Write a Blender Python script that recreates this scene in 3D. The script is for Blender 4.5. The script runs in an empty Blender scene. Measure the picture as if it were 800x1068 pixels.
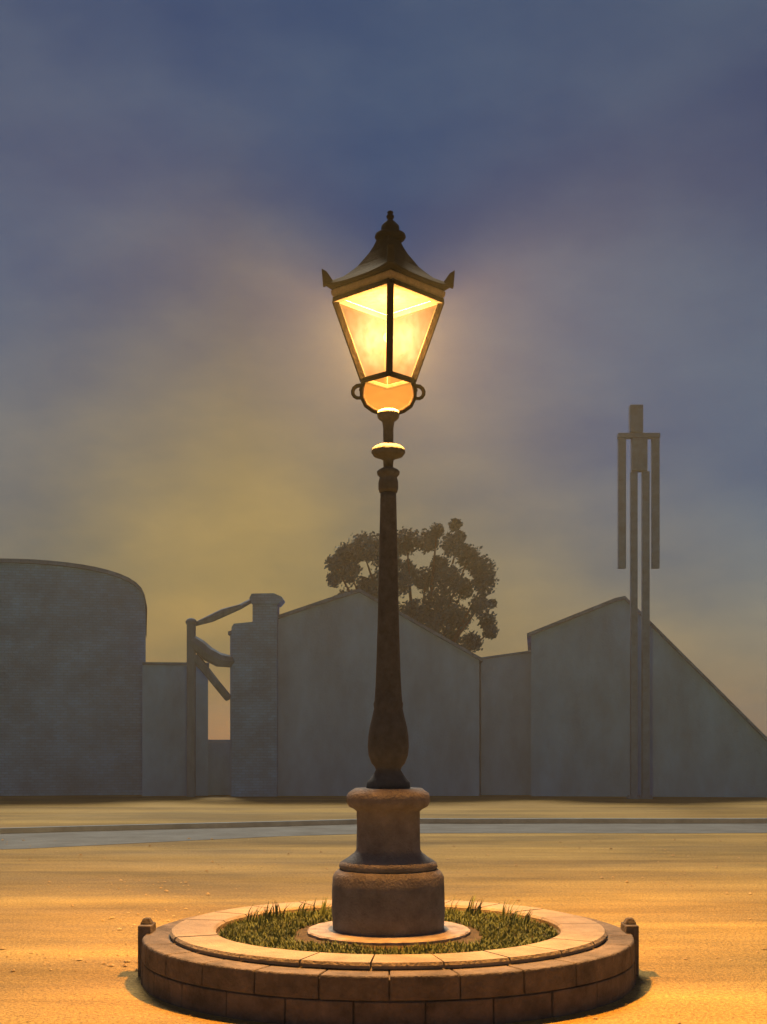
import bpy, bmesh, math, random
from mathutils import Vector, Matrix
random.seed(7)
R = math.radians
S = bpy.context.scene
col = S.collection

# ------------------------------------------------------------------ measures
F = 1313.0            # focal length in photo pixels (800 x 1068)
YH = 775.0            # horizon row
H = 1.77              # eye height
D = 9.65              # distance of the lamp
K = F / D             # photo pixels per metre at the lamp


def at(px, py, d):
    return Vector(((px - 400) / F * d, d, H - (py - YH) / F * d))


def zz(py):           # height at the lamp's distance
    return H - (py - YH) / K


# ------------------------------------------------------------------ materials
def mat(name, base, rough=.8, var=.25, scale=3.0, bump=.3, bscale=40.0, metallic=0, spec=.3,
        detail=6, tint=None, brick=None, stretch=None):
    m = bpy.data.materials.new(name)
    m.use_nodes = True
    n, l = m.node_tree.nodes, m.node_tree.links
    b = n['Principled BSDF']
    b.inputs['Roughness'].default_value = rough
    b.inputs['Metallic'].default_value = metallic
    b.inputs['Specular IOR Level'].default_value = spec
    tc = n.new('ShaderNodeTexCoord')
    mp = n.new('ShaderNodeMapping')
    l.new(tc.outputs['Object'], mp.inputs['Vector'])
    if stretch:
        mp.inputs['Scale'].default_value = stretch
    no = n.new('ShaderNodeTexNoise')
    no.inputs['Scale'].default_value = scale
    no.inputs['Detail'].default_value = detail
    no.inputs['Roughness'].default_value = .65
    l.new(mp.outputs[0], no.inputs['Vector'])
    cr = n.new('ShaderNodeValToRGB')
    lo = [c * (1 - var) for c in base]
    hi = [min(1, c * (1 + var)) for c in base]
    if tint:
        hi = [(a + t) / 2 for a, t in zip(hi, tint)]
    cr.color_ramp.elements[0].position = .3
    cr.color_ramp.elements[1].position = .7
    cr.color_ramp.elements[0].color = (*lo, 1)
    cr.color_ramp.elements[1].color = (*hi, 1)
    l.new(no.outputs['Fac'], cr.inputs['Fac'])
    out = cr.outputs['Color']
    n2 = n.new('ShaderNodeTexNoise')
    n2.inputs['Scale'].default_value = bscale
    n2.inputs['Detail'].default_value = 4
    l.new(tc.outputs['Object'], n2.inputs['Vector'])
    hgt = n2.outputs['Fac']
    if brick:
        bw, bh, mort = brick
        sx = n.new('ShaderNodeSeparateXYZ')
        l.new(tc.outputs['Object'], sx.inputs[0])
        ad = n.new('ShaderNodeMath')
        ad.operation = 'ADD'
        l.new(sx.outputs['X'], ad.inputs[0])
        l.new(sx.outputs['Y'], ad.inputs[1])
        cb = n.new('ShaderNodeCombineXYZ')
        l.new(ad.outputs[0], cb.inputs['X'])
        l.new(sx.outputs['Z'], cb.inputs['Y'])
        bk = n.new('ShaderNodeTexBrick')
        bk.inputs['Scale'].default_value = 1
        bk.inputs['Brick Width'].default_value = bw
        bk.inputs['Row Height'].default_value = bh
        bk.inputs['Mortar Size'].default_value = mort
        bk.inputs['Color1'].default_value = (1, 1, 1, 1)
        bk.inputs['Color2'].default_value = (.72, .74, .76, 1)
        bk.inputs['Mortar'].default_value = (.6, .6, .62, 1)
        l.new(cb.outputs[0], bk.inputs['Vector'])
        mx = n.new('ShaderNodeMix')
        mx.data_type = 'RGBA'
        mx.blend_type = 'MULTIPLY'
        mx.inputs[0].default_value = .8
        l.new(out, mx.inputs[6])
        l.new(bk.outputs['Color'], mx.inputs[7])
        out = mx.outputs[2]
    bp = n.new('ShaderNodeBump')
    bp.inputs['Strength'].default_value = bump
    bp.inputs['Distance'].default_value = .02
    l.new(hgt, bp.inputs['Height'])
    l.new(bp.outputs[0], b.inputs['Normal'])
    l.new(out, b.inputs['Base Color'])
    return m


IRON = mat('cast_iron', (.055, .063, .078), rough=.75, var=.35, scale=14, bump=.35, bscale=60, spec=.2)
STONE = mat('pedestal_stone', (.145, .14, .15), rough=.9, var=.35, scale=7, bump=.7, bscale=55)
PALE = mat('pale_coping_stone', (.21, .18, .14), rough=.85, var=.25, scale=5, bump=.6, bscale=45)
PADM = mat('lilac_grey_slab', (.30, .27, .26), rough=.85, var=.35, scale=6, bump=.5, bscale=40, tint=(.5, .45, .38))
KERBW = mat('brown_planter_stone', (.10, .085, .075), rough=.9, var=.5, scale=5, bump=.8, bscale=35)
SOIL = mat('planter_soil', (.075, .058, .03), rough=1, var=.4, scale=12, bump=1, bscale=60)
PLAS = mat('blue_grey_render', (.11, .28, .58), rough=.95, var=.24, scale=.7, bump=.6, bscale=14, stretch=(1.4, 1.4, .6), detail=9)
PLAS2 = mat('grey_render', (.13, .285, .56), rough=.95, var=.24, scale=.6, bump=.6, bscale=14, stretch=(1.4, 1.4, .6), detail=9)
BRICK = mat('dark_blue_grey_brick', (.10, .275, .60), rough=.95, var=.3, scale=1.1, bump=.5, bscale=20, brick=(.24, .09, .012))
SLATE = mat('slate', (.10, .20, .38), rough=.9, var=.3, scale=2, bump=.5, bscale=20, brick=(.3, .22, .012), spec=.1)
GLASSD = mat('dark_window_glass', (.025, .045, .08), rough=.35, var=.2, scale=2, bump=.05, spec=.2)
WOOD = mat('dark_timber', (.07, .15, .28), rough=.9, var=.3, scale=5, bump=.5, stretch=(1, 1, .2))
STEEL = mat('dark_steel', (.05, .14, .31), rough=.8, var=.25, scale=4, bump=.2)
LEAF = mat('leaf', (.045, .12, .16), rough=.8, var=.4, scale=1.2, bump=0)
GRASS = mat('grass_blade', (.095, .135, .045), rough=.8, var=.35, scale=9, bump=0)
BARK = mat('bark', (.09, .085, .08), rough=1, var=.3, scale=8, bump=1)


def ground_mat():
    m = bpy.data.materials.new('packed_sandy_gravel')
    m.use_nodes = True
    n, l = m.node_tree.nodes, m.node_tree.links
    b = n['Principled BSDF']
    b.inputs['Specular IOR Level'].default_value = .12
    tc = n.new('ShaderNodeTexCoord')

    def noise(scale, det, st=None, rough=.6):
        x = n.new('ShaderNodeTexNoise')
        x.inputs['Scale'].default_value = scale
        x.inputs['Detail'].default_value = det
        x.inputs['Roughness'].default_value = rough
        v = tc.outputs['Object']
        if st:
            mp = n.new('ShaderNodeMapping')
            mp.inputs['Scale'].default_value = st
            l.new(v, mp.inputs[0])
            v = mp.outputs[0]
        l.new(v, x.inputs['Vector'])
        return x.outputs['Fac']

    def ramp(f, p0, c0, p1, c1):
        r = n.new('ShaderNodeValToRGB')
        r.color_ramp.elements[0].position = p0
        r.color_ramp.elements[1].position = p1
        r.color_ramp.elements[0].color = (*c0, 1)
        r.color_ramp.elements[1].color = (*c1, 1)
        l.new(f, r.inputs[0])
        return r.outputs[0]

    def mul(a, bb, fac=1.0):
        x = n.new('ShaderNodeMix')
        x.data_type = 'RGBA'
        x.blend_type = 'MULTIPLY'
        x.inputs[0].default_value = fac
        l.new(a, x.inputs[6])
        l.new(bb, x.inputs[7])
        return x.outputs[2]
    base = ramp(noise(.5, 8, (.35, 1.3, 1)), .32, (.46, .30, .075), .68, (.62, .43, .12))
    streak = ramp(noise(.55, 5, (.16, 1.6, 1)), .35, (.62, .6, .6), .62, (1, 1, 1))
    grit = ramp(noise(30, 4, None, .85), .36, (.36, .35, .33), .6, (1.05, 1.05, 1.05))
    c = mul(mul(base, streak), grit, .9)
    stain = ramp(noise(.17, 6, (.5, 1.1, 1), .7), .40, (.50, .52, .56), .56, (1, 1, 1))
    c = mul(c, stain, .85)
    l.new(c, b.inputs['Base Color'])
    rr = n.new('ShaderNodeMapRange')
    rr.inputs[3].default_value = .5
    rr.inputs[4].default_value = .9
    l.new(noise(.8, 5, (.3, 1.2, 1)), rr.inputs[0])
    l.new(rr.outputs[0], b.inputs['Roughness'])
    bp = n.new('ShaderNodeBump')
    bp.inputs['Strength'].default_value = .7
    bp.inputs['Distance'].default_value = .045
    ad = n.new('ShaderNodeMath')
    ad.operation = 'ADD'
    l.new(noise(45, 3), ad.inputs[0])
    l.new(noise(6, 4), ad.inputs[1])
    l.new(ad.outputs[0], bp.inputs['Height'])
    l.new(bp.outputs[0], b.inputs['Normal'])
    return m


GROUND = ground_mat()
KERB = mat('kerb_stone', (.20, .27, .36), rough=.9, var=.25, scale=2, bump=.5)
PATH = mat('worn_grey_asphalt', (.10, .115, .13), rough=.85, var=.35, scale=1.2, bump=.6, bscale=40)


def glass_mat(name, tr, gl, em):
    """Frosted lamp glass: lets the lamp through and scatters a little of it."""
    m = bpy.data.materials.new(name)
    m.use_nodes = True
    n, l = m.node_tree.nodes, m.node_tree.links
    n.clear()
    o = n.new('ShaderNodeOutputMaterial')
    t = n.new('ShaderNodeBsdfTransparent')
    t.inputs[0].default_value = (*tr, 1)
    tl = n.new('ShaderNodeBsdfTranslucent')
    df = n.new('ShaderNodeBsdfDiffuse')
    tc = n.new('ShaderNodeTexCoord')
    no = n.new('ShaderNodeTexNoise')
    no.inputs['Scale'].default_value = 16
    no.inputs['Detail'].default_value = 5
    l.new(tc.outputs['Object'], no.inputs['Vector'])
    r = n.new('ShaderNodeValToRGB')
    r.color_ramp.elements[0].position = .3
    r.color_ramp.elements[1].position = .7
    r.color_ramp.elements[0].color = (*[g * .6 for g in gl], 1)
    r.color_ramp.elements[1].color = (*[g * 1.3 for g in gl], 1)
    l.new(no.outputs['Fac'], r.inputs[0])
    l.new(r.outputs[0], tl.inputs[0])
    l.new(r.outputs[0], df.inputs[0])
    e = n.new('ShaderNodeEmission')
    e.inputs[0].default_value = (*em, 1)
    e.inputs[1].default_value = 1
    a1, a2, a3 = (n.new('ShaderNodeAddShader') for _ in range(3))
    l.new(t.outputs[0], a1.inputs[0])
    l.new(tl.outputs[0], a1.inputs[1])
    l.new(a1.outputs[0], a2.inputs[0])
    l.new(df.outputs[0], a2.inputs[1])
    l.new(a2.outputs[0], a3.inputs[0])
    l.new(e.outputs[0], a3.inputs[1])
    l.new(a3.outputs[0], o.inputs[0])
    return m


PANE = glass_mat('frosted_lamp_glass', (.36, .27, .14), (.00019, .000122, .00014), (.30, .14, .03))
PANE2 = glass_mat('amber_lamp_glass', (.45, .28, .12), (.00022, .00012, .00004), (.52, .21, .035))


def emis(name, c, s):
    m = bpy.data.materials.new(name)
    m.use_nodes = True
    n, l = m.node_tree.nodes, m.node_tree.links
    n.clear()
    o = n.new('ShaderNodeOutputMaterial')
    e = n.new('ShaderNodeEmission')
    e.inputs[0].default_value = (*c, 1)
    e.inputs[1].default_value = s
    t = n.new('ShaderNodeBsdfTransparent')      # the flame itself does not stop light
    a = n.new('ShaderNodeAddShader')
    l.new(e.outputs[0], a.inputs[0])
    l.new(t.outputs[0], a.inputs[1])
    l.new(a.outputs[0], o.inputs[0])
    return m


BULB = emis('glowing_mantle', (1, .8, .48), 3.0)

# ------------------------------------------------------------------ helpers


def obj(name, bm, m, parent=None, smooth=False, bevel=0):
    bmesh.ops.recalc_face_normals(bm, faces=bm.faces[:])
    me = bpy.data.meshes.new(name)
    bm.to_mesh(me)
    bm.free()
    me.materials.append(m)
    if smooth:
        for p in me.polygons:
            p.use_smooth = True
    o = bpy.data.objects.new(name, me)
    col.objects.link(o)
    if parent:
        o.parent = parent
        o.matrix_parent_inverse = Matrix.Translation(parent.location).inverted()
    if bevel:
        bv = o.modifiers.new('b', 'BEVEL')
        bv.width = bevel
        bv.segments = 2
        bv.limit_method = 'ANGLE'
    return o


def thing(name, loc, label, cat, group=None):
    o = bpy.data.objects.new(name, None)
    o.empty_display_size = .2
    col.objects.link(o)
    o.location = loc
    o['label'] = label
    o['category'] = cat
    if group:
        o['group'] = group
    return o


def tag(o, label, cat, group=None):
    o['label'] = label
    o['category'] = cat
    if group:
        o['group'] = group
    return o


def box(bm, x0, x1, y0, y1, z0, z1):
    v = [bm.verts.new((x, y, z)) for z in (z0, z1) for y in (y0, y1) for x in (x0, x1)]
    for f in ((0, 1, 3, 2), (4, 6, 7, 5), (0, 4, 5, 1), (2, 3, 7, 6), (0, 2, 6, 4), (1, 5, 7, 3)):
        bm.faces.new([v[i] for i in f])


def prism(bm, pts, y0, y1):
    """outline in x, z extruded along y"""
    a = [bm.verts.new((x, y0, z)) for x, z in pts]
    b = [bm.verts.new((x, y1, z)) for x, z in pts]
    bm.faces.new(a)
    bm.faces.new(b[::-1])
    k = len(pts)
    for i in range(k):
        bm.faces.new((a[i], b[i], b[(i + 1) % k], a[(i + 1) % k]))


def lathe(bm, prof, cx, cy, seg=48, wob=0):
    rings = []
    for r, z in prof:
        ring = []
        for i in range(seg):
            a = 2 * math.pi * i / seg
            rr = r * (1 + (random.uniform(-wob, wob) if wob else 0))
            ring.append(bm.verts.new((cx + rr * math.cos(a), cy + rr * math.sin(a), z)))
        rings.append(ring)
    for A, B in zip(rings, rings[1:]):
        for i in range(seg):
            j = (i + 1) % seg
            bm.faces.new((A[i], A[j], B[j], B[i]))
    bm.faces.new(rings[0][::-1])
    bm.faces.new(rings[-1])


def ringtube(bm, prof, cx, cy, seg=96):
    """closed profile turned round an axis"""
    rings = []
    for r, z in prof:
        rings.append([bm.verts.new((cx + r * math.cos(2 * math.pi * i / seg), cy + r * math.sin(2 * math.pi * i / seg), z)) for i in range(seg)])
    n = len(rings)
    for k in range(n):
        A, B = rings[k], rings[(k + 1) % n]
        for i in range(seg):
            j = (i + 1) % seg
            bm.faces.new((A[i], A[j], B[j], B[i]))


def blockring(bm, prof, cx, cy, n, gap, sub=6, off=0):
    """ring of n curved blocks with open joints"""
    for b in range(n):
        a0 = 2 * math.pi * (b + off) / n
        a1 = a0 + 2 * math.pi / n
        rm = max(p[0] for p in prof)
        a0 += gap / rm / 2
        a1 -= gap / rm / 2
        j = random.uniform(-.006, .006)
        rows = []
        for i in range(sub + 1):
            a = a0 + (a1 - a0) * i / sub
            rows.append([bm.verts.new((cx + (q + (j if q > 1.5 else 0)) * math.cos(a), cy + (q + (j if q > 1.5 else 0)) * math.sin(a), z + (j * .5 if z > .1 else 0))) for q, z in prof])
        m = len(prof)
        for A, B in zip(rows, rows[1:]):
            for i in range(m):
                k = (i + 1) % m
                bm.faces.new((A[i], A[k], B[k], B[i]))
        bm.faces.new(rows[0])
        bm.faces.new(rows[-1][::-1])


def tube(bm, pts, rad, seg=10):
    pts = [Vector(p) for p in pts]
    n = len(pts)
    if not isinstance(rad, (list, tuple)):
        rad = [rad] * n
    rings = []
    for i, p in enumerate(pts):
        t = (pts[min(i + 1, n - 1)] - pts[max(i - 1, 0)]).normalized()
        u = t.cross(Vector((0, 1, 0.01)))
        if u.length < .05:
            u = t.cross(Vector((1, 0, 0)))
        u.normalize()
        w = t.cross(u)
        rings.append([bm.verts.new(p + (u * math.cos(2 * math.pi * k / seg) + w * math.sin(2 * math.pi * k / seg)) * rad[i]) for k in range(seg)])
    for A, B in zip(rings, rings[1:]):
        for k in range(seg):
            j = (k + 1) % seg
            bm.faces.new((A[k], A[j], B[j], B[k]))
    bm.faces.new(rings[0][::-1])
    bm.faces.new(rings[-1])


def bar(bm, a, b, w, h=None):
    """square-section bar from a to b"""
    a, b = Vector(a), Vector(b)
    h = h or w
    t = (b - a).normalized()
    u = t.cross(Vector((0, 0, 1)))
    if u.length < .05:
        u = Vector((1, 0, 0))
    u.normalize()
    v = t.cross(u).normalized()
    q = []
    for p in (a, b):
        for su, sv in ((-1, -1), (1, -1), (1, 1), (-1, 1)):
            q.append(bm.verts.new(p + u * su * w / 2 + v * sv * h / 2))
    bm.faces.new(q[0:4][::-1])
    bm.faces.new(q[4:8])
    for i in range(4):
        j = (i + 1) % 4
        bm.faces.new((q[i], q[j], q[4 + j], q[4 + i]))


def NB():
    return bmesh.new()


# ------------------------------------------------------------------ ground
bm = NB()
G = 450
bmesh.ops.create_grid(bm, x_segments=1, y_segments=1, size=G)
g = obj('ground', bm, GROUND)
g['kind'] = 'structure'

# grey path crossing behind the lamp, with low kerbs
bm = NB()
N = 60
fr, bk = [], []
for i in range(N + 1):
    x = -60 + 120 * i / N
    t = x / 10.0
    near = 24.6 + .22 * t + .05 * math.sin(x * 1.7) + .07 * math.sin(x * .6 + 1)
    if x < 0:
        near -= min(4.0, (-x / 5.7) ** 1.4 * 3.2)
    far = 27.6 + .12 * t + .06 * math.sin(x * 1.3 + 2)
    if x < 0:
        far -= min(3.4, (-x / 6.3) * 2.5)
    fr.append(bm.verts.new((x, near, .005)))
    bk.append(bm.verts.new((x, far, .005)))
frc, bkc = [v.co.copy() for v in fr], [v.co.copy() for v in bk]
for i in range(N):
    bm.faces.new((fr[i], fr[i + 1], bk[i + 1], bk[i]))
o = obj('path', bm, PATH)
o['kind'] = 'structure'
bm = NB()
for line, s in ((bkc, 1),):
    for i in range(N):
        a, b = line[i], line[i + 1]
        v = [bm.verts.new(p) for p in (
            (a.x, a.y, 0), (b.x, b.y, 0), (b.x, b.y + .16 * s, 0), (a.x, a.y + .16 * s, 0),
            (a.x, a.y, .11), (b.x, b.y, .11), (b.x, b.y + .16 * s, .11), (a.x, a.y + .16 * s, .11))]
        for f in ((4, 5, 6, 7), (0, 1, 5, 4), (2, 3, 7, 6)):
            bm.faces.new([v[k] for k in f])
bmesh.ops.remove_doubles(bm, verts=bm.verts[:], dist=.0005)
o = obj('kerb', bm, KERB)
o['kind'] = 'structure'

# ------------------------------------------------------------------ lamp
BLACK = mat('unlit_black', (.004, .0034, .003), rough=1, var=.3, scale=20, bump=.2, spec=0)  # shade put into the colour: near black, so lamp light hardly shows on it
DARKIRON = mat('unlit_lantern_frame', (.005, .004, .004), rough=1, var=.3, scale=20, bump=.2, spec=0)  # darkened copy of the iron, keeps the lamp-lit inner faces of the bars dark
LX = (405 - 400) / F * D
LY = D
ZB = .35
lamp = thing('street_lamp', (LX, LY, ZB), 'tall old-fashioned street lamp with a glowing four-sided lantern on a stone pedestal', 'street lamp')


def prof(l):
    return [(hw / K, zz(y)) for y, hw in l]


bm = NB()
lathe(bm, prof([(969.5, 56), (968, 58), (950, 59), (925, 58.5), (914, 58), (910, 56), (907, 53), (906, 51)]), LX, LY, 56, .004)
ped = obj('plinth', bm, STONE, lamp, True)
bm = NB()
lathe(bm, prof([(905.8, 50), (903, 51.5), (899, 50), (894, 42), (889, 35.5), (886, 33.5), (860, 32.8), (846, 33), (843.5, 36),
                (841, 41), (836, 43.5), (831, 43.5), (827, 42), (824, 38), (822, 35)]), LX, LY, 56, .003)
die = obj('pedestal', bm, STONE, lamp, True)
bm = NB()
lathe(bm, prof([(821.8, 23), (816, 22.5), (812, 19), (808, 16), (803, 13), (800, 14), (796, 17.5), (788, 20.5), (779, 21.5), (768, 21),
                (758, 19.5), (748, 17), (739, 15), (734, 15.5), (731, 14.5), (715, 13.4), (690, 12.4), (650, 11.2), (600, 10),
                (550, 9), (520, 8.4), (514, 8.2)]), LX, LY, 40)
pole = obj('column', bm, IRON, lamp, True)
bm = NB()
lathe(bm, prof([(513.8, 9.2), (510, 10.4), (503, 10.4), (500, 9.6), (498, 9), (495, 11.5), (492, 12), (490, 10), (488, 6)]), LX, LY, 40)
obj('collar', bm, IRON, lamp, True)
bm = NB()
lathe(bm, prof([(487.8, 5), (480, 5.5), (478, 9), (476, 15), (472, 17.8), (468, 17), (465, 13), (463, 8), (461.5, 5.5)]), LX, LY, 40)
obj('ladder_rest', bm, IRON, lamp, True)
bm = NB()
lathe(bm, prof([(461.3, 5.2), (455, 5.4), (447, 5.4), (440, 6.4), (438, 9), (436, 11), (432, 11.8), (429, 11), (428, 9)]), LX, LY, 36)
obj('lantern_socket', bm, IRON, lamp, True)


def cor(hd, y, k):       # corner k of the lantern, corner 0 towards the camera
    a = -math.pi / 2 + k * math.pi / 2 + R(2)
    return Vector((LX + hd / K * math.cos(a), LY + hd / K * math.sin(a), zz(y)))


TOPY, BOTY = 314, 397
bm = NB()
for k in range(4):
    k2 = (k + 1) % 4
    bar(bm, cor(26, BOTY, k), cor(55.5, TOPY, k), .05)
    bar(bm, cor(56, TOPY, k), cor(56, TOPY, k2), .05, .04)
    bar(bm, cor(26.5, BOTY, k), cor(26.5, BOTY, k2), .042, .034)
lant = obj('lantern', bm, DARKIRON, lamp, bevel=.006)
for k in range(4):
    k2 = (k + 1) % 4
    bm = NB()
    v = [cor(23.5, BOTY - 2, k), cor(23.5, BOTY - 2, k2), cor(52.6, TOPY + 1, k2), cor(52.6, TOPY + 1, k)]
    n0 = (v[1] - v[0]).cross(v[3] - v[0]).normalized()
    a = [bm.verts.new(p) for p in v]
    bm.faces.new(a)
    obj('glass_pane', bm, PANE, lant)
bm = NB()
top = [bm.verts.new(cor(24.5, BOTY + 2, k)) for k in range(4)]
mid = [bm.verts.new(cor(24.8, 413, k)) for k in range(4)]
low = [bm.verts.new(cor(21.5, 422, k)) for k in range(4)]
bot = [bm.verts.new(cor(10, 429.5, k)) for k in range(4)]
for A, B in ((top, mid), (mid, low), (low, bot)):
    for k in range(4):
        j = (k + 1) % 4
        bm.faces.new((A[k], A[j], B[j], B[k]))
obj('lower_glass', bm, PANE2, lant)
for k in (1, 3):
    bm = NB()
    arm = [(26, 399), (27.5, 406), (27, 415), (23, 423), (16, 428), (9.5, 430.5)]
    tube(bm, [cor(h, y, k) for h, y in arm], [.02, .019, .019, .02, .02, .018], 8)
    curl = []
    for i in range(15):
        t = i / 14
        a = R(130 - 400 * t)
        r = 8.2 * (1 - .6 * t)
        curl.append((30.5 + r * math.cos(a), 410 - r * math.sin(a)))
    tube(bm, [cor(h, y, k) for h, y in curl], [.017 - .007 * i / 14 for i in range(15)], 8)
    obj('scroll_bracket', bm, DARKIRON, lant, True)
bm = NB()
fa = [bm.verts.new(cor(51.6, 311, k)) for k in range(4)]
fb = [bm.verts.new(cor(51.6, 308, k)) for k in range(4)]
bm.faces.new(fa)
bm.faces.new(fb[::-1])
for k in range(4):
    bm.faces.new((fa[k], fb[k], fb[(k + 1) % 4], fa[(k + 1) % 4]))
obj('added_black_plate', bm, BLACK, lant)  # plate added to hide the brightly lit underside of the roof
# cornice between the glass and the roof
bm = NB()
R0 = [(56, 311.3), (59, 308.5), (60, 304), (56, 301.8)]
rings = [[bm.verts.new(cor(h, y, k)) for k in range(4)] for h, y in R0]
for A, B in zip(rings, rings[1:]):
    for k in range(4):
        j = (k + 1) % 4
        bm.faces.new((A[k], A[j], B[j], B[k]))
inn = [[bm.verts.new(cor(h, y, k)) for k in range(4)] for h, y in ((52, 311.3), (52, 301.8))]
for k in range(4):
    j = (k + 1) % 4
    bm.faces.new((rings[0][k], inn[0][k], inn[0][j], rings[0][j]))
    bm.faces.new((inn[0][k], inn[1][k], inn[1][j], inn[0][j]))
    bm.faces.new((rings[-1][k], rings[-1][j], inn[1][j], inn[1][k]))
CORN = mat('weathered_brass_trim', (.20, .155, .10), rough=.6, var=.3, scale=20, bump=.3)
obj('cornice', bm, CORN, lant)
# roof
RP = [(66, 301.4), (67, 299), (58, 294.5), (47, 289), (39, 283.5), (32, 278), (26, 271), (20, 264), (15.5, 257), (12, 250)]
bm = NB()
rings = []
SUB = 6
for h, y in RP:
    ring = []
    for k in range(4):
        for s in range(SUB):
            t = s / SUB
            p = cor(h, y, k).lerp(cor(h, y, (k + 1) % 4), t)
            if h > 48:      # eaves sweep up to the corners
                e = abs(2 * t - 1) ** 3
                p.z += (e * .035 - .012) * (h - 48) / 19
            ring.append(bm.verts.new(p))
    rings.append(ring)
M4 = 4 * SUB
for A, B in zip(rings, rings[1:]):
    for k in range(M4):
        j = (k + 1) % M4
        bm.faces.new((A[k], A[j], B[j], B[k]))
bm.faces.new(rings[0][::-1])
bm.faces.new(rings[-1])
ROOFIRON = mat('blackened_roof_iron', (.02, .019, .019), rough=.9, var=.35, scale=10, bump=.3, spec=.08)
roof = obj('lantern_roof', bm, ROOFIRON, lamp)
for k in range(4):
    bm = NB()
    c0 = cor(57, 295, k)
    c1 = cor(68, 300, k)
    tip = cor(69.5, 281.5, k)
    inn_ = cor(64, 285, k)
    rad = (c1 - c0)
    rad.z = 0
    rad.normalize()
    tn = Vector((-rad.y, rad.x, 0)) * .028
    ft = [c0, c1, tip, inn_]
    A = [bm.verts.new(p + tn) for p in ft]
    B = [bm.verts.new(p - tn) for p in ft]
    bm.faces.new(A)
    bm.faces.new(B[::-1])
    for i in range(4):
        j = (i + 1) % 4
        bm.faces.new((A[i], B[i], B[j], A[j]))
    obj('corner_crest', bm, ROOFIRON, roof, bevel=.01)
bm = NB()
lathe(bm, prof([(250.5, 11.5), (249.5, 15), (247.5, 16.3), (245, 15.6), (243.5, 10.5), (242, 8.4), (239, 9.6), (236, 9.2), (233, 6.4), (230.5, 3.6),
                (229, 2.6), (227.6, 3.6), (226, 4.2), (224.4, 3.4), (223.4, 2), (222, 3.4), (220.6, 2.6), (219.6, .6)]), LX + .015, LY, 28)
obj('finial', bm, ROOFIRON, roof, True)
bm = NB()
bmesh.ops.create_uvsphere(bm, u_segments=24, v_segments=16, radius=.04, matrix=Matrix.Translation((LX, LY, zz(352))))
obj('gas_mantle', bm, BULB, lant, True)
ld = bpy.data.lights.new('lamp_light', 'POINT')
ld.energy = 17500
ld.color = (1, .63, .24)
ld.shadow_soft_size = .10
lo = bpy.data.objects.new('lamp_light', ld)
col.objects.link(lo)
lo.location = (LX, LY, zz(352))

# ------------------------------------------------------------------ round planter
pl = thing('round_planter', (LX, LY, 0), 'low round brown stone planter ringed with pale coping around the lamp foot', 'planter')
bm = NB()
blockring(bm, [(1.50, -.05), (1.86, -.05), (1.855, .165), (1.50, .165)], LX, LY, 26, .008, 5)
blockring(bm, [(1.302, .172), (1.855, .172), (1.85, .31), (1.84, .325), (1.302, .325)], LX, LY, 26, .008, 5, .5)
ringtube(bm, [(1.303, 0), (1.83, 0), (1.83, .30), (1.303, .30)], LX, LY)
obj('planter_wall', bm, KERBW, pl, bevel=.012)
bm = NB()
blockring(bm, [(1.31, .33), (1.645, .33), (1.65, .352), (1.635, .372), (1.33, .372), (1.31, .355)], LX, LY, 22, .012, 6, .25)
obj('coping', bm, PALE, pl)
bm = NB()
bmesh.ops.create_circle(bm, cap_ends=True, segments=64, radius=1.299, matrix=Matrix.Translation((LX, LY, .318)))
obj('soil', bm, SOIL, pl)
bm = NB()
lathe(bm, [(.62, .30), (.625, .337), (.61, .347), (.3, .3485)], LX, LY, 64, .012)
obj('base_slab', bm, PADM, pl)
for sx in (-1, 1):
    bm = NB()
    cx = LX + sx * 1.85
    box(bm, cx - .05, cx + .05, LY - .11, LY + .11, 0, .385)
    bmesh.ops.create_cone(bm, cap_ends=True, segments=4, radius1=.066, radius2=.035, depth=.045,
                          matrix=Matrix.Translation((cx, LY, .4085)) @ Matrix.Rotation(R(45), 4, 'Z'))
    obj('stone_stub', bm, KERBW, pl, bevel=.008)

# grass in the planter
bm = NB()


def blade(x, y, z, h, w, lean, a):
    d = Vector((math.cos(a), math.sin(a), 0))
    s = Vector((-d.y, d.x, 0)) * w / 2
    p = Vector((x, y, z))
    q = [p - s, p + s, p + d * lean * .35 + Vector((0, 0, h * .6)) + s * .7, p + d * lean * .35 + Vector((0, 0, h * .6)) - s * .7,
         p + d * lean + Vector((0, 0, h))]
    v = [bm.verts.new(c) for c in q]
    bm.faces.new((v[0], v[1], v[2], v[3]))
    bm.faces.new((v[3], v[2], v[4]))


for i in range(15000):
    a = random.uniform(0, 2 * math.pi)
    r = math.sqrt(random.uniform(.70 ** 2, 1.285 ** 2))
    dx, dy = r * math.cos(a), r * math.sin(a)
    if dy < -.2 and r < .78 + .05 * math.sin(7 * a):
        continue
    if dy > .35 and abs(dx) < .42 and r > .8:
        continue
    hh = random.uniform(.02, .055)
    blade(LX + dx, LY + dy, .312, hh, random.uniform(.008, .016), random.uniform(0, .04), random.uniform(0, 6.28))
for c in range(22):
    sd = random.choice((-1, 1))
    a = (math.pi / 2 + sd * R(random.uniform(25, 75)))
    r = random.uniform(1.0, 1.25)
    cx, cy = LX + r * math.cos(a), LY + r * math.sin(a)
    lean_a = random.gauss(0, .5) if sd < 0 else random.gauss(.2, .6)
    for k in range(random.randint(5, 10)):
        blade(cx + random.gauss(0, .022), cy + random.gauss(0, .022), .312, random.uniform(.10, .19), random.uniform(.012, .022),
              random.uniform(.03, .11), lean_a + random.gauss(0, .35))
gr = obj('grass', bm, GRASS)
gr['kind'] = 'stuff'
tag(gr, 'olive green grass growing in the planter around the lamp foot', 'grass')

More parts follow.
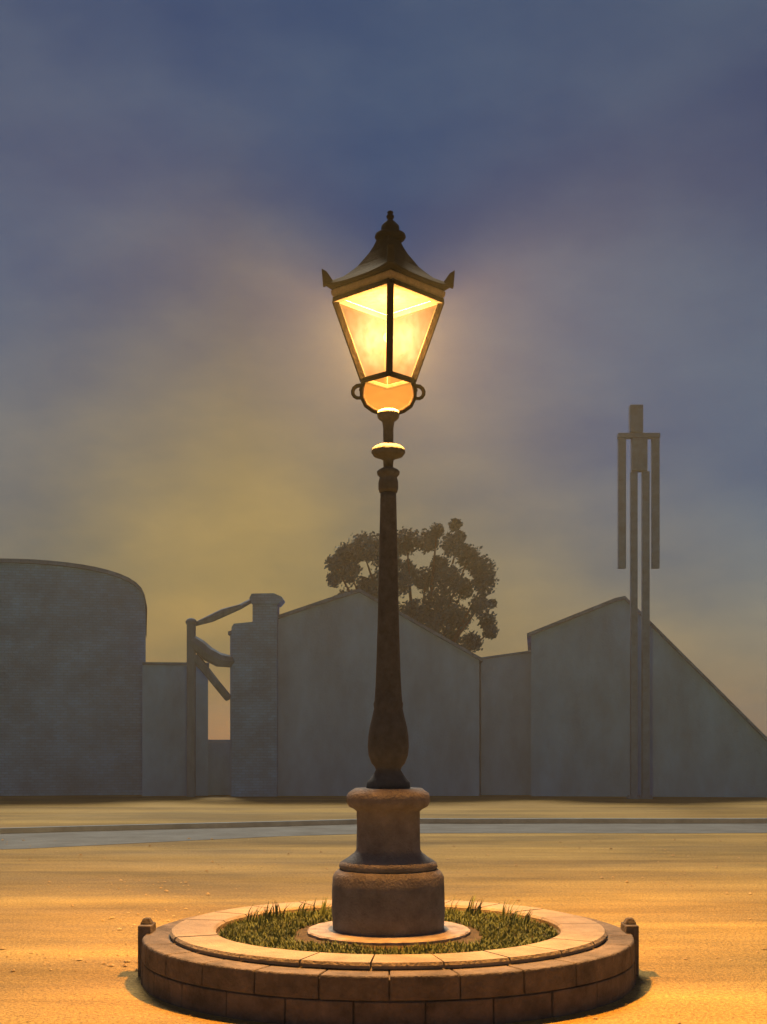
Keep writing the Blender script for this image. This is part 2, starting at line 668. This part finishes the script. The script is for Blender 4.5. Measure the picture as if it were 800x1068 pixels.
# loose stones on the square
bm = NB()
PEB = mat('loose_stone', (.36, .26, .13), rough=.95, var=.5, scale=6, bump=.3)
for i in range(4200):
    y = 6.2 + 17 * random.random() ** 1.6
    x = random.uniform(-.36, .36) * y * 1.15
    if (x - LX) ** 2 + (y - LY) ** 2 < 1.93 ** 2:
        continue
    if math.sin(x * 1.9 + 1.3 * math.sin(y * .9)) + math.sin(y * 2.3 + x) < random.uniform(-.4, 1.6):
        continue
    s_ = random.choice((.007, .009, .012, .012, .016, .024)) * random.uniform(.7, 1.3)
    m = Matrix.Translation((x, y, s_ * .35)) @ Matrix.Rotation(random.uniform(0, 6.28), 4, 'Z') @ Matrix.Diagonal((s_ * random.uniform(.8, 1.6), s_, s_ * random.uniform(.5, .8), 1))
    vs = [bm.verts.new(m @ Vector(v)) for v in ((1, 0, 0), (.3, .95, .1), (-.8, .6, 0), (-.9, -.5, .1), (.2, -1, 0), (.1, .1, 1))]
    for k in range(5):
        bm.faces.new((vs[k], vs[(k + 1) % 5], vs[5]))
st = obj('loose_stones', bm, PEB)
st['kind'] = 'stuff'
tag(st, 'loose small stones scattered over the sandy square', 'stones')

# ------------------------------------------------------------------ buildings


def gable_pts(l, d):
    return [(at(x, y, d).x, at(x, y, d).z) for x, y in l]


def roof_sheets(bm, pts, y0, y1, t=.16, over=.0):
    """slab of thickness t lying on the polyline pts (x, z)"""
    up = [(x, z + t) for x, z in pts]
    prism(bm, pts + up[::-1], y0 - over, y1 + over)


# barrel-roofed hall at the left
d = 43.0
b = thing('vaulted_hall', (at(20, 830, d).x, d, 0), 'blue-grey hall with a rounded barrel roof at the left end of the row', 'building')
X0, X1 = at(-108, 0, d).x, at(152, 0, d).x
ze = at(0, 638, d).z
zt = at(0, 591, d).z
bm = NB()
arc = []
for i in range(25):
    t = i / 24
    a = math.pi * t
    # flattened vault
    arc.append((X0 + (X1 - X0) * (1 - math.cos(a)) / 2, ze + (zt - ze) * math.sin(a) ** .62))
prism(bm, [(X1, 0), (X0, 0)] + arc, d, d + 11)
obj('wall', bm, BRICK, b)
bm = NB()
roof_sheets(bm, [(x * 1.0 + (.05 if i == 24 else (-.05 if i == 0 else 0)), z + .004) for i, (x, z) in enumerate(arc)], d - .16, d + 11.15, .13)
obj('roof', bm, SLATE, b)

def swing(root, px, d, ang):
    """turn a building about its front corner, so that its side wall runs away from the square"""
    p = Vector((at(px, 0, d).x, d, 0))
    M = Matrix.Translation(p) @ Matrix.Rotation(ang, 4, 'Z') @ Matrix.Translation(-p)
    root.matrix_world = M @ Matrix.Translation(root.location)


swing(b, 152, 43, math.atan(250 / F))

# low flat shed
d = 42.4
b = thing('flat_roofed_shed', (at(185, 830, d).x, d, 0), 'low flat-roofed blue-grey shed between the barrel-roofed hall and the hoist', 'shed')
bm = NB()
xa, xb = X1 + .03, at(217, 0, d).x
zt = at(0, 694, d).z
box(bm, xa, xb, d, d + 6, 0, zt)
obj('wall', bm, PLAS, b)
bm = NB()
box(bm, xa + .01, xb + .04, d - .08, d + 6.05, zt + .003, zt + .09)
obj('roof', bm, SLATE, b)

swing(b, 217, 42.4, math.atan(186 / F))

# low wall in the gap
d2 = 42.9
bm = NB()
box(bm, at(215, 0, d).x - .1, at(240, 0, d2).x, d2, d2 + .3, 0, at(0, 774, d2).z)
box(bm, at(215, 0, d).x - .1, at(240, 0, d2).x, d2 - .04, d2 + .34, at(0, 774, d2).z + .003, at(0, 771.5, d2).z)
tag(obj('low_wall', bm, PLAS), 'low grey wall closing the narrow gap under the timber hoist', 'wall')

# timber hoist
d = 41.4
b = thing('timber_hoist', (at(199, 830, d).x, d, 0), 'timber hoist with a slanting jib and braces over the narrow gap', 'hoist')
bm = NB()
p0, p1 = at(199.5, 832, d), at(199.5, 649, d)
p0.z = 0
bar(bm, p0, p1, .27)
bmesh.ops.create_uvsphere(bm, u_segments=14, v_segments=8, radius=.19, matrix=Matrix.Translation(p1) @ Matrix.Diagonal((1.0, 1, .75, 1)))
obj('post', bm, WOOD, b, bevel=.03)
bm = NB()
tube(bm, [at(201, 652, d), at(220, 645, d), at(233, 639, d), at(250, 633, d), at(263, 626, d + .8), at(268, 624, d + 1.6)], [.06, .13, .14, .09, .08, .08], 8)
obj('jib', bm, WOOD, b)
bm = NB()
tube(bm, [at(200, 668, d), at(208, 674, d), at(217, 682, d), at(228, 688, d), at(241, 690, d + .4)], [.2, .24, .25, .24, .2], 8)
obj('brace', bm, WOOD, b)
bm = NB()
tube(bm, [at(203, 685, d), at(213, 697, d), at(225, 712, d), at(238, 728, d + .5)], [.17, .14, .13, .13], 8)
obj('brace', bm, WOOD, b)

# middle house with chimney
d = 42.2
b = thing('gabled_house', (at(370, 830, d).x, d, 0), 'broad grey gabled house with a square chimney, directly behind the lamp post', 'house')
gp = gable_pts([(240, 832), (240, 662), (292, 645), (345, 627), (375, 618), (500, 688), (500, 832)], d)
gp[0] = (gp[0][0], 0)
gp[-1] = (gp[-1][0], 0)
bm = NB()
prism(bm, gp, d, d + 5.2)
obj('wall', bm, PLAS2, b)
bm = NB()
prism_pts = [(x, z + .004) for x, z in gp[1:-1]]
prism_pts[0] = (prism_pts[0][0] - .05, prism_pts[0][1] - .02)
prism_pts[-1] = (prism_pts[-1][0] + .1, prism_pts[-1][1] - .08)
roof_sheets(bm, prism_pts, d - .18, d + 5.35, .11)
rf = obj('roof', bm, SLATE, b)
bm = NB()
q0, q1 = at(243.5, 652, d), at(290, 652, d)
box(bm, q0.x, q1.x, d - .55, d - .005, 0, q0.z - .12)
v0 = len(bm.verts)
prism(bm, [(q0.x, q0.z - .117), (q1.x, q0.z - .117), (q1.x, q0.z + .12), (q0.x + .7, q0.z + .06), (q0.x + .08, q0.z)], d - .55, d - .005)
obj('chimney_breast', bm, BRICK, b)
bm = NB()
c0, c1 = at(265, 652, d), at(290.5, 632, d)
box(bm, c0.x, c1.x, d - .5, d + .4, q0.z - .05, c1.z)
ch = obj('chimney', bm, BRICK, rf)
bm = NB()
prism(bm, [(c0.x - .02, c1.z + .003), (c1.x + .04, c1.z + .003), (c1.x + .19, c1.z + .17), (c1.x + .16, c1.z + .24), (c1.x - .1, c1.z + .36), (c0.x - .02, c1.z + .35), (c0.x - .10, c1.z + .2)],
      d - .58, d + .48)
obj('chimney_cap', bm, BRICK, ch)


# link wall / low range
d = 42.8
b = thing('low_range', (at(525, 830, d).x, d, 0), 'long low grey range with a nearly flat top between the two gabled houses', 'building')
bm = NB()
gp = gable_pts([(501.5, 832), (501.5, 688), (552, 681), (560, 680), (560, 832)], d)
gp[0] = (gp[0][0], 0)
gp[-1] = (gp[-1][0], 0)
prism(bm, gp, d, d + 4)
obj('wall', bm, PLAS2, b)
bm = NB()
roof_sheets(bm, [(x, z + .004) for x, z in gp[1:-1]], d - .1, d + 4.05, .07)
obj('roof', bm, SLATE, b)

# right-hand house
d = 42.0
b = thing('gabled_house', (at(650, 830, d).x, d, 0), 'dark grey house with a steep right-hand roof slope, behind the twin-legged mast', 'house')
gp = gable_pts([(554, 832), (554, 663), (640, 629), (650, 627), (735, 714), (800, 781), (800, 832)], d)
gp[0] = (gp[0][0], 0)
gp[-1] = (gp[-1][0], 0)
bm = NB()
prism(bm, gp, d, d + 7)
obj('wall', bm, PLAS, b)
bm = NB()
rp = [(x, z + .004) for x, z in gp[1:-1]]
rp[0] = (rp[0][0] - .14, rp[0][1] - .05)
rp[-1] = (rp[-1][0] + .2, rp[-1][1] - .2)
roof_sheets(bm, rp, d - .2, d + 7.15, .11)
obj('roof', bm, SLATE, b)

swing(b, 554, 42, -math.atan(158 / F))

# ------------------------------------------------------------------ mast
d = 40.0
b = thing('twin_leg_mast', (at(667, 833, d).x, d, 0), 'tall dark twin-legged steel mast with two hanging tubes, before the right house', 'mast')


def vbox(name, px0, px1, py0, py1, depth=.22, dz=0, bottom=None):
    bm = NB()
    a, c = at(px0, py1, d), at(px1, py0, d)
    box(bm, a.x, c.x, d - depth / 2 + dz, d + depth / 2 + dz, a.z if bottom is None else bottom, c.z)
    return obj(name, bm, STEEL, b, bevel=.02)


vbox('leg', 657.5, 664.5, 492, 833, .22, 0, 0)
vbox('leg', 669.5, 677, 492, 833, .22, 0, 0)
for px in (661, 673.2):
    bm = NB()
    c = at(px, 833, d)
    box(bm, c.x - .2, c.x + .2, d - .2, d + .2, 0, .06)
    for sx_ in (-1, 1):
        for sy_ in (-1, 1):
            bmesh.ops.create_cone(bm, cap_ends=True, segments=6, radius1=.025, radius2=.025, depth=.06, matrix=Matrix.Translation((c.x + sx_ * .15, d + sy_ * .15, .085)))
    obj('base_plate', bm, STEEL, b)
vbox('head', 658.5, 674.5, 457.5, 491.8, .3)
vbox('head_block', 656.5, 670, 423, 452, .3)
vbox('crossbar', 644, 688, 452.2, 457.3, .26)
vbox('hanging_tube', 644.5, 652.5, 457.5, 593, .2)
vbox('hanging_tube', 679.5, 687.5, 457.5, 593, .2)

# ------------------------------------------------------------------ tree
d = 49.0
tx = at(430, 700, d).x
tr = thing('broadleaf_tree', (tx, d, 0), 'spreading broadleaf tree with gappy rounded leaf clumps rising behind the middle house', 'tree')
clumps = [(377, 567, 15), (362, 580, 12), (349, 590, 8), (350, 606, 8), (365, 598, 12), (395, 575, 17), (425, 560, 14), (447, 562, 11), (456, 552, 7),
          (474, 550, 6), (481, 556, 6), (471, 572, 12), (490, 580, 13), (503, 594, 13), (503, 610, 13), (460, 585, 10), (445, 601, 13), (468, 606, 15),
          (425, 592, 12), (417, 612, 12), (456, 634, 19), (476, 645, 15), (499, 634, 11), (509, 648, 9), (511, 659, 7), (514, 629, 4), (491, 672, 10),
          (445, 656, 22), (400, 603, 16), (388, 626, 18), (364, 627, 16), (416, 650, 22), (484, 612, 11), (470, 670, 16), (405, 585, 13), (412, 565, 10),
          (380, 610, 9), (432, 640, 12)]
bm = NB()
centers = []
for px, py, r in clumps:
    c = at(px, py, d)
    rr = r * 1.02 / F * d
    c.y += random.uniform(-1.6, 1.6) * (1 - abs(px - 430) / 140)
    centers.append((c, rr))
    for i in range(int(260 + 1700 * rr * rr)):
        v = Vector((random.gauss(0, 1), random.gauss(0, 1), random.gauss(0, 1))).normalized()
        k = random.random() ** .4
        p = c + Vector((v.x * rr, v.y * rr * 1.15, v.z * rr)) * k * random.choice((.9, 1, 1, 1.05, 1.22))
        s = random.uniform(.05, .11)
        u = Vector((random.gauss(0, 1), random.gauss(0, 1), random.gauss(0, 1))).normalized()
        w = u.orthogonal().normalized()
        x = u.cross(w)
        q = [p - w * s, p - x * s * .55, p + w * s, p + x * s * .55]
        bm.faces.new([bm.verts.new(t) for t in q])
obj('crown', bm, LEAF, tr)
bm = NB()
base = Vector((tx, d, 0))
fork = Vector((tx + .1, d, 2.7))
tube(bm, [base, base + Vector((.05, 0, .5)), base + Vector((0, 0, 1.6)), fork], [.48, .36, .3, .27], 12)
for c, rr in centers[::2]:
    m1 = fork.lerp(c, .5) + Vector((random.uniform(-.2, .2), random.uniform(-.2, .2), .25))
    tube(bm, [fork - Vector((0, 0, .15)), m1, c], [.13, .075, .02], 6)
obj('trunk', bm, BARK, tr)

# ------------------------------------------------------------------ haze
bm = NB()
box(bm, -(G + 10), G + 10, -(G + 10), G + 10, -1, 15)
hz = obj('haze', bm, STEEL)
hm = bpy.data.materials.new('mist')
hm.use_nodes = True
n, l = hm.node_tree.nodes, hm.node_tree.links
n.clear()
o = n.new('ShaderNodeOutputMaterial')
pv = n.new('ShaderNodeVolumePrincipled')
pv.inputs['Color'].default_value = (.78, .89, 1, 1)
pv.inputs['Density'].default_value = .0016
pv.inputs['Anisotropy'].default_value = -.3
l.new(pv.outputs[0], o.inputs['Volume'])
hz.data.materials.clear()
hz.data.materials.append(hm)
hz['kind'] = 'stuff'

# ------------------------------------------------------------------ sky and sun
EL, AZ = R(48), R(-8)          # sun behind the houses, a little to the left
w = bpy.data.worlds.new('World')
S.world = w
w.use_nodes = True
n, l = w.node_tree.nodes, w.node_tree.links
bg = n['Background']
bg.inputs[1].default_value = .024
sky = n.new('ShaderNodeTexSky')
sky.sky_type = 'NISHITA'
sky.sun_disc = False
sky.sun_elevation = EL
sky.sun_rotation = AZ
sky.dust_density = .3
sky.air_density = 1.2
tc = n.new('ShaderNodeTexCoord')
mp = n.new('ShaderNodeMapping')
mp.inputs['Scale'].default_value = (1.6, 1.6, 3.4)
mp.inputs['Rotation'].default_value = (0, R(18), 0)
l.new(tc.outputs['Generated'], mp.inputs[0])
no = n.new('ShaderNodeTexNoise')
no.inputs['Scale'].default_value = 2.2
no.inputs['Detail'].default_value = 7
no.inputs['Roughness'].default_value = .55
l.new(mp.outputs[0], no.inputs['Vector'])
cr = n.new('ShaderNodeValToRGB')
cr.color_ramp.elements[0].position = .35
cr.color_ramp.elements[1].position = .7
cr.color_ramp.elements[0].color = (.38, .51, .75, 1)
cr.color_ramp.elements[1].color = (.95, .98, .97, 1)
l.new(no.outputs['Fac'], cr.inputs[0])
mx = n.new('ShaderNodeMix')
mx.data_type = 'RGBA'
mx.blend_type = 'MULTIPLY'
mx.inputs[0].default_value = 1
l.new(sky.outputs[0], mx.inputs[6])
l.new(cr.outputs[0], mx.inputs[7])
sx = n.new('ShaderNodeSeparateXYZ')
l.new(tc.outputs['Generated'], sx.inputs[0])
m0 = n.new('ShaderNodeMath')            # the afterglow is centred a little left of straight ahead
m0.operation = 'ADD'
m0.inputs[1].default_value = .11
l.new(sx.outputs['X'], m0.inputs[0])
m1 = n.new('ShaderNodeMath')
m1.operation = 'ABSOLUTE'
l.new(m0.outputs[0], m1.inputs[0])
ma = n.new('ShaderNodeMath')
ma.operation = 'MULTIPLY_ADD'
ma.inputs[1].default_value = .72
l.new(m1.outputs[0], ma.inputs[0])
l.new(sx.outputs['Z'], ma.inputs[2])
mc = n.new('ShaderNodeMath')            # and only on the side where the sun went down
mc.operation = 'MULTIPLY_ADD'
mc.inputs[1].default_value = -.55
l.new(sx.outputs['Y'], mc.inputs[0])
l.new(ma.outputs[0], mc.inputs[2])
md = n.new('ShaderNodeMath')
md.operation = 'ADD'
md.inputs[1].default_value = .53
l.new(mc.outputs[0], md.inputs[0])
mb = n.new('ShaderNodeMath')            # broken up by the cloud
mb.operation = 'MULTIPLY_ADD'
mb.inputs[1].default_value = -.16
l.new(no.outputs['Fac'], mb.inputs[0])
l.new(md.outputs[0], mb.inputs[2])
c2 = n.new('ShaderNodeValToRGB')
c2.color_ramp.interpolation = 'EASE'
c2.color_ramp.elements[0].position = .02
c2.color_ramp.elements[0].color = (2.75, 1.42, .45, 1)
c2.color_ramp.elements[1].position = .44
c2.color_ramp.elements[1].color = (1, 1.02, 1.12, 1)
l.new(mb.outputs[0], c2.inputs[0])
m2 = n.new('ShaderNodeMix')
m2.data_type = 'RGBA'
m2.blend_type = 'MULTIPLY'
m2.inputs[0].default_value = 1
l.new(mx.outputs[2], m2.inputs[6])
l.new(c2.outputs[0], m2.inputs[7])
l.new(m2.outputs[2], bg.inputs[0])

sd = bpy.data.lights.new('sun', 'SUN')
sd.energy = 4.0
sd.angle = R(18)
sd.color = (1, .86, .62)
so = bpy.data.objects.new('sun', sd)
col.objects.link(so)
dirv = Vector((math.sin(AZ) * math.cos(EL), math.cos(AZ) * math.cos(EL), math.sin(EL)))
so.rotation_euler = dirv.to_track_quat('Z', 'Y').to_euler()
so.location = dirv * 60

# ------------------------------------------------------------------ camera
cd = bpy.data.cameras.new('camera')
cam = bpy.data.objects.new('camera', cd)
col.objects.link(cam)
cam.location = (0, 0, H)
cam.rotation_euler = (R(90), 0, 0)
cd.sensor_fit = 'VERTICAL'
cd.sensor_height = 36
cd.sensor_width = 36
cd.lens = 36 * F / 1068
cd.shift_y = (YH - 534) / 1068
cd.clip_end = 2000
S.camera = cam

S.view_settings.view_transform = 'Standard'
S.view_settings.look = 'None'
S.view_settings.exposure = 0
S.view_settings.gamma = 1
S.render.engine = 'CYCLES'
S.cycles.use_denoising = True
S.cycles.max_bounces = 6
S.cycles.transparent_max_bounces = 16
S.cycles.volume_bounces = 0
S.cycles.sample_clamp_indirect = 6
